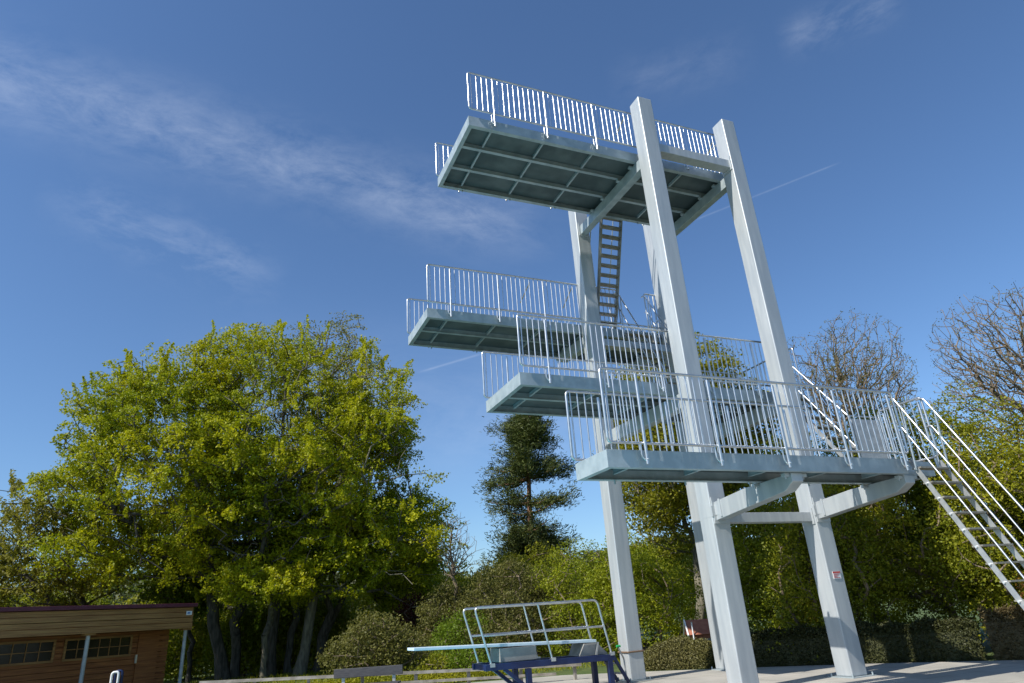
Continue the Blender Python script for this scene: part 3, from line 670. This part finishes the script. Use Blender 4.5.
for x, m_ in ((-.10,'post'),(-2.62,'post'),(-5.1,'post')):
    p = cp('porch_post', MB().tube([(x,.12,0),(x,.12,1.53)], .045, 10), M[m_]); cp('post_cap', MB().box(x-.13,x+.13,.04,.2,1.532,1.573), M['woodlight'], p)
nb = cp('number_sign', MB().box(-.22,-.06,-.016,-.006,1.90,2.0), M['white']); nb['label'] = 'small pale sign with blue mark'
cp('sign_mark', MB().box(-.19,-.11,-.021,-.017,1.93,1.97), M['signblue'], nb)

# fence
fn = empty('rail_fence', (-7.67,6.9,0), 'long low weathered two-rail fence from the cabin end to the springboard', 'fence')
Pf = lambda t: Vector(((-7.67+7.2*t), 6.9-2.55*t, 0)) - Vector((-7.67,6.9,0)); zf = lambda t: .475-.20*t
fn_up = MB().bar(Pf(0)+Vector((0,0,zf(0))), Pf(1)+Vector((0,0,zf(1))), .05, .055).build('top_rail', M['fence'], fn)
MB().bar(Pf(.30)+Vector((0,0,zf(.3)-.19)), Pf(.93)+Vector((0,0,zf(.93)-.15)), .05, .05).build('lower_rail', M['fence'], fn)
for t in (.01,.14,.28,.42,.56,.70,.84,.985):
    p = Pf(t)+Vector((0,.05,0)); MB().box(p.x-.03,p.x+.03,p.y,p.y+.05,-.03,zf(t)+.02).build('fence_post', M['fence'], fn)
# bench
bn = empty('park_bench', (-4.62,5.45,0), 'low bench with a charcoal plank back standing before the rail fence', 'bench', rz=-.42)
MB().box(-.68,.68,-.02,.025,.38,.545).build('backrest', M['darkboard'], bn, bevel=.008)
MB().box(-.66,.66,-.40,-.06,.235,.27).build('seat', M['darkboard'], bn, bevel=.006)
for x in (-.5,.5):
    MB().box(x-.03,x+.03,.028,.06,0,.46).box(x-.03,x+.03,-.36,-.30,0,.232).box(x-.03,x+.03,-.299,.027,.19,.232).build('leg', M['alu'], bn)
# pool ladder rails
for (x, y, h, col, lab) in ((-9.45,9.6,.72,'white','blue and white rounded loop rail standing before the cabin windows'),(-9.9,8.6,.52,'white','small pale rounded rail top standing left of the blue and white loop')):
    e = empty('loop_rail', (x,y,0), lab, 'handrail', rz=-.2)
    MB().tube(bend([(-.07,0,0),(-.07,0,h),(.07,0,h),(.07,0,0)],.10,6),.026,10).build('front_tube', M['white'], e)
    MB().tube(bend([(-.02,.08,0),(-.02,.08,h+.02),(.12,.08,h+.02),(.12,.08,0)],.10,6),.026,10).build('rear_tube', M['blue'], e)
# ---------------------------------------------------------------- springboard
sb = empty('springboard', (-1.9,2.9,0), 'low springboard on a blue steel frame with chrome handrails and a pale blue plank', 'springboard')
o_ = Vector((-1.9,2.9,0)); YN, YF = 2.6-2.9, 3.2-2.9; X = lambda x: x+1.9
fr = MB()
for y in (YN,YF): fr.bar((X(-3.22),y,.50),(X(-.70),y,.47),.08,.10)
fr.bar((X(-3.16),YN,.50),(X(-3.16),YF,.50),.08,.09).bar((X(-.76),YN,.47),(X(-.76),YF,.47),.08,.09).bar((X(-2.0),YN,.48),(X(-2.0),YF,.48),.08,.08)
fr.build('frame', M['blue'], sb, bevel=.006)
for x, y in ((-2.42,YN),(-2.42,YF),(-.80,YN),(-.80,YF)):
    l = MB().box(X(x)-.045,X(x)+.045,y-.045,y+.045,.012,.43).box(X(x)-.09,X(x)+.09,y-.08,y+.08,0,.011); l.build('leg', M['blue'], sb)
for y in (YN,YF):
    MB().bar((X(-2.86),y,.45),(X(-2.42),y,.10),.06,.06,up=(0,1,0)).build('diagonal_brace', M['blue'], sb)
bd = MB(); 
bd.add([(X(-4.42),-.22,.855),(X(-.98),-.22,.735),(X(-.98),.22,.735),(X(-4.42),.22,.855),(X(-4.42),-.22,.90),(X(-.98),-.22,.785),(X(-.98),.22,.785),(X(-4.42),.22,.90)],
       [(0,3,2,1),(4,5,6,7),(0,1,5,4),(1,2,6,5),(2,3,7,6),(3,0,4,7)])
bd.build('board', M['board'], sb, bevel=.006)
MB().box(X(-2.90),X(-2.22),-.26,.26,.555,.775).build('fulcrum_box', M['greybox'], sb, bevel=.01)
rb = MB(); rb.add([(X(-1.35),-.24,.53),(X(-.78),-.24,.53),(X(-.98),-.24,.73),(X(-1.25),-.24,.73),(X(-1.35),.24,.53),(X(-.78),.24,.53),(X(-.98),.24,.73),(X(-1.25),.24,.73)],[(0,1,2,3),(7,6,5,4),(0,4,5,1),(1,5,6,2),(2,6,7,3),(3,7,4,0)])
rb.build('anchor_box', M['greybox'], sb)
MB().bar((X(-1.04),-.27,.53),(X(-.98),-.27,.74),.03,.03).build('anchor_post', M['alu'], sb)
for y in (YN-.02,YF+.02):
    h = MB().tube(bend([(X(-3.09),y,.50),(X(-3.37),y,1.46),(X(-.94),y,1.46),(X(-.74),y,.47)],.10,5),.020,8)
    h.tube([(X(-1.94),y,.48),(X(-2.16),y,1.46)],.018,8).tube([(X(-3.23),y,1.0),(X(-.85),y,1.0)],.018,8)
    for x in (-3.09,-1.94,-.74): h.box(X(x)-.045,X(x)+.045,y-.028,y+.028,.50,.56)
    h.build('handrail', RAIL, sb)
for y in (-.2,.2): MB().bar((X(-.68),y,.52),(X(-.38),y,.02),.03,.06).build('step_stringer', M['blue'], sb)
for t in (.3,.65): MB().box(X(-.68+.3*t)-.06,X(-.68+.3*t)+.06,-.19,.19,.5-.5*t-.01,.5-.5*t+.01).build('step', M['alu'], sb)
# hose tap by the leg
tp = empty('standpipe', (-.36,2.80,0), 'small pipe with a green tap leaning against the tower leg by the springboard', 'tap')
MB().tube(bend([(0,0,0),(0,.02,.42),(-.06,0,.50),(-.10,0,.60)],.05,4),.016,8).build('pipe', M['alu'], tp)
MB().tube([(-.14,0,.63),(-.06,0,.63)],.022,8).build('tap_handle', M['green'], tp)
# pole, garden hut
pl = empty('thin_pole', (3.0,5.15,0), 'thin white pole standing in the shrubs left of the front tower leg', 'pole')
MB().tube([(0,0,0),(0,0,.86)],.016,8).build('shaft', M['white'], pl); MB().tube([(0,0,.86),(0,0,.88)],.022,8).build('cap', M['alu'], pl)
ht = empty('garden_hut', (3.5,5.35,0), 'small brick-red garden hut glimpsed between shrubs and the front tower leg', 'hut', rz=-.5)
MB().prism([(-.35,-.3),(.35,-.3),(.35,.3),(-.35,.3)],0,.62).build('wall', M['brick'], ht)
rf = MB(); rf.add([(-.45,-.4,.60),(.45,-.4,.60),(.45,.4,.60),(-.45,.4,.60),(-.45,0,.92),(.45,0,.92)],[(0,1,5,4),(2,3,4,5),(0,4,3),(1,2,5),(0,3,2,1)]); rf.build('roof', M['brick'], ht)
MB().bar((-.46,-.42,.585),(-.46,-.01,.925),.03,.04).bar((-.46,.42,.585),(-.46,.01,.925),.03,.04).build('barge_board', M['white'], ht)
MB().box(-.12,.12,-.32,-.302,.02,.5).build('door', M['greybox'], ht)

# ---------------------------------------------------------------- sky, sun
SUN = Vector((-1, -.20, .95)).normalized()
el = math.asin(SUN.z); az = math.atan2(SUN.x, SUN.y)
sun = bpy.data.objects.new('sun', bpy.data.lights.new('sun', 'SUN')); COL.objects.link(sun)
sun.data.energy = 4.9; sun.data.angle = R(.53); sun.data.color = (1,.95,.87)
sun.rotation_euler = (-SUN).to_track_quat('-Z','Y').to_euler()
W = bpy.data.worlds.new('World'); S.world = W; W.use_nodes = True; nt = W.node_tree; N = nt.nodes; Lk = nt.links
bg = N['Background']; bg.inputs[1].default_value = .092
sky = N.new('ShaderNodeTexSky'); sky.sky_type = 'NISHITA'; sky.sun_disc = False; sky.sun_elevation = el; sky.sun_rotation = az % (2*math.pi)
sky.air_density = 1.0; sky.dust_density = .6; sky.ozone_density = 2.0
tc = N.new('ShaderNodeTexCoord')
def vm(op, a, b=None):
    n = N.new('ShaderNodeVectorMath'); n.operation = op
    if hasattr(a, 'links'): Lk.new(a, n.inputs[0])
    else: n.inputs[0].default_value = a
    if b is not None:
        if hasattr(b, 'links'): Lk.new(b, n.inputs[1])
        else: n.inputs[1].default_value = b
    return n
def ma(op, a, b=0, c=0, clamp=False):
    n = N.new('ShaderNodeMath'); n.operation = op; n.use_clamp = clamp
    for i, x in enumerate((a,b,c)):
        if hasattr(x, 'links'): Lk.new(x, n.inputs[i])
        else: n.inputs[i].default_value = x
    return n.outputs[0]
D = vm('NORMALIZE', tc.outputs['Generated']).outputs[0]
def dirn(az_, el_): return Vector((math.sin(az_)*math.cos(el_), math.cos(az_)*math.cos(el_), math.sin(el_)))
def raydir(u, v): return (fw + r2*((u-512)/F) + u2*((341.5-v)/F)).normalized()
def band(pa, pb, width, amp, scale, lo, hi, ext=.25):
    """a streak of cirrus along the great circle through two sky directions"""
    A_, B_ = Vector(pa).normalized(), Vector(pb).normalized(); n_ = A_.cross(B_).normalized(); mid = (A_+B_).normalized(); t_ = n_.cross(mid).normalized(); half = math.acos(A_.dot(B_))/2
    dist = ma('ABSOLUTE', vm('DOT_PRODUCT', D, tuple(n_)).outputs['Value'])
    along = vm('DOT_PRODUCT', D, tuple(t_)).outputs['Value']; fr_ = vm('DOT_PRODUCT', D, tuple(mid)).outputs['Value']
    g_ = ma('POWER', 2.718, ma('MULTIPLY', ma('POWER', ma('DIVIDE', dist, width), 2), -1))
    e_ = ma('SUBTRACT', 1, ma('DIVIDE', ma('SUBTRACT', ma('ABSOLUTE', along), math.sin(half)), ext), clamp=True)
    e_ = ma('MULTIPLY', e_, ma('GREATER_THAN', fr_, 0))
    sd = vm('DOT_PRODUCT', D, tuple(n_)).outputs['Value']
    cx = N.new('ShaderNodeCombineXYZ'); Lk.new(ma('ADD', ma('MULTIPLY', along, 1.0), ma('MULTIPLY', sd, .5)), cx.inputs[0]); Lk.new(ma('MULTIPLY', sd, 1.9), cx.inputs[1]); cx.inputs[2].default_value = scale*.37
    nz = N.new('ShaderNodeTexNoise'); nz.inputs['Scale'].default_value = scale; nz.inputs['Detail'].default_value = 12; nz.inputs['Roughness'].default_value = .68; nz.inputs['Distortion'].default_value = .25
    Lk.new(cx.outputs[0], nz.inputs['Vector'])
    k = ma('DIVIDE', ma('SUBTRACT', nz.outputs['Fac'], lo), hi-lo, clamp=True)
    return ma('MULTIPLY', ma('MULTIPLY', g_, e_), ma('MULTIPLY', k, amp))
CL = []
for a_, b_, wd, amp, sc, lo, hi, ext in (
    (raydir(-150,35), raydir(470,215), .045, .24, 13, .34, .85, .14),
    (raydir(110,215), raydir(230,265), .035, .16, 12, .42, .80, .08),
    (raydir(800,35), raydir(880,5), .022, .15, 16, .40, .85, .03),
    (raydir(380,400), raydir(560,430), .08, .14, 5, .30, .8, .3),
    (raydir(640,80), raydir(720,60), .03, .06, 14, .4, .8, .05),
    (raydir(700,218), raydir(826,168), .0011, .07, 30, .1, .6, .02),
    (raydir(430,369), raydir(474,356), .0015, .10, 20, .1, .6, .02)):
    CL.append(band(a_, b_, wd, amp, sc, lo, hi, ext))
tot = CL[0]
for c_ in CL[1:]: tot = ma('ADD', tot, c_, clamp=True)
mx = N.new('ShaderNodeMix'); mx.data_type = 'RGBA'; Lk.new(tot, mx.inputs[0]); tn = N.new('ShaderNodeMix'); tn.data_type = 'RGBA'; tn.blend_type = 'MULTIPLY'; tn.inputs[0].default_value = 1; tn.inputs[7].default_value = (.80,1.01,1.23,1); Lk.new(sky.outputs[0], tn.inputs[6]); Lk.new(tn.outputs[2], mx.inputs[6]); mx.inputs[7].default_value = (9.0,9.6,10.6,1)
Lk.new(mx.outputs[2], bg.inputs[0])

S.render.engine = 'CYCLES'
S.view_settings.view_transform = 'Standard'; S.view_settings.look = 'None'; S.view_settings.gamma = 1; S.view_settings.exposure = .42
S.view_settings.use_curve_mapping = False
S.cycles.max_bounces = 6; S.cycles.transparent_max_bounces = 4
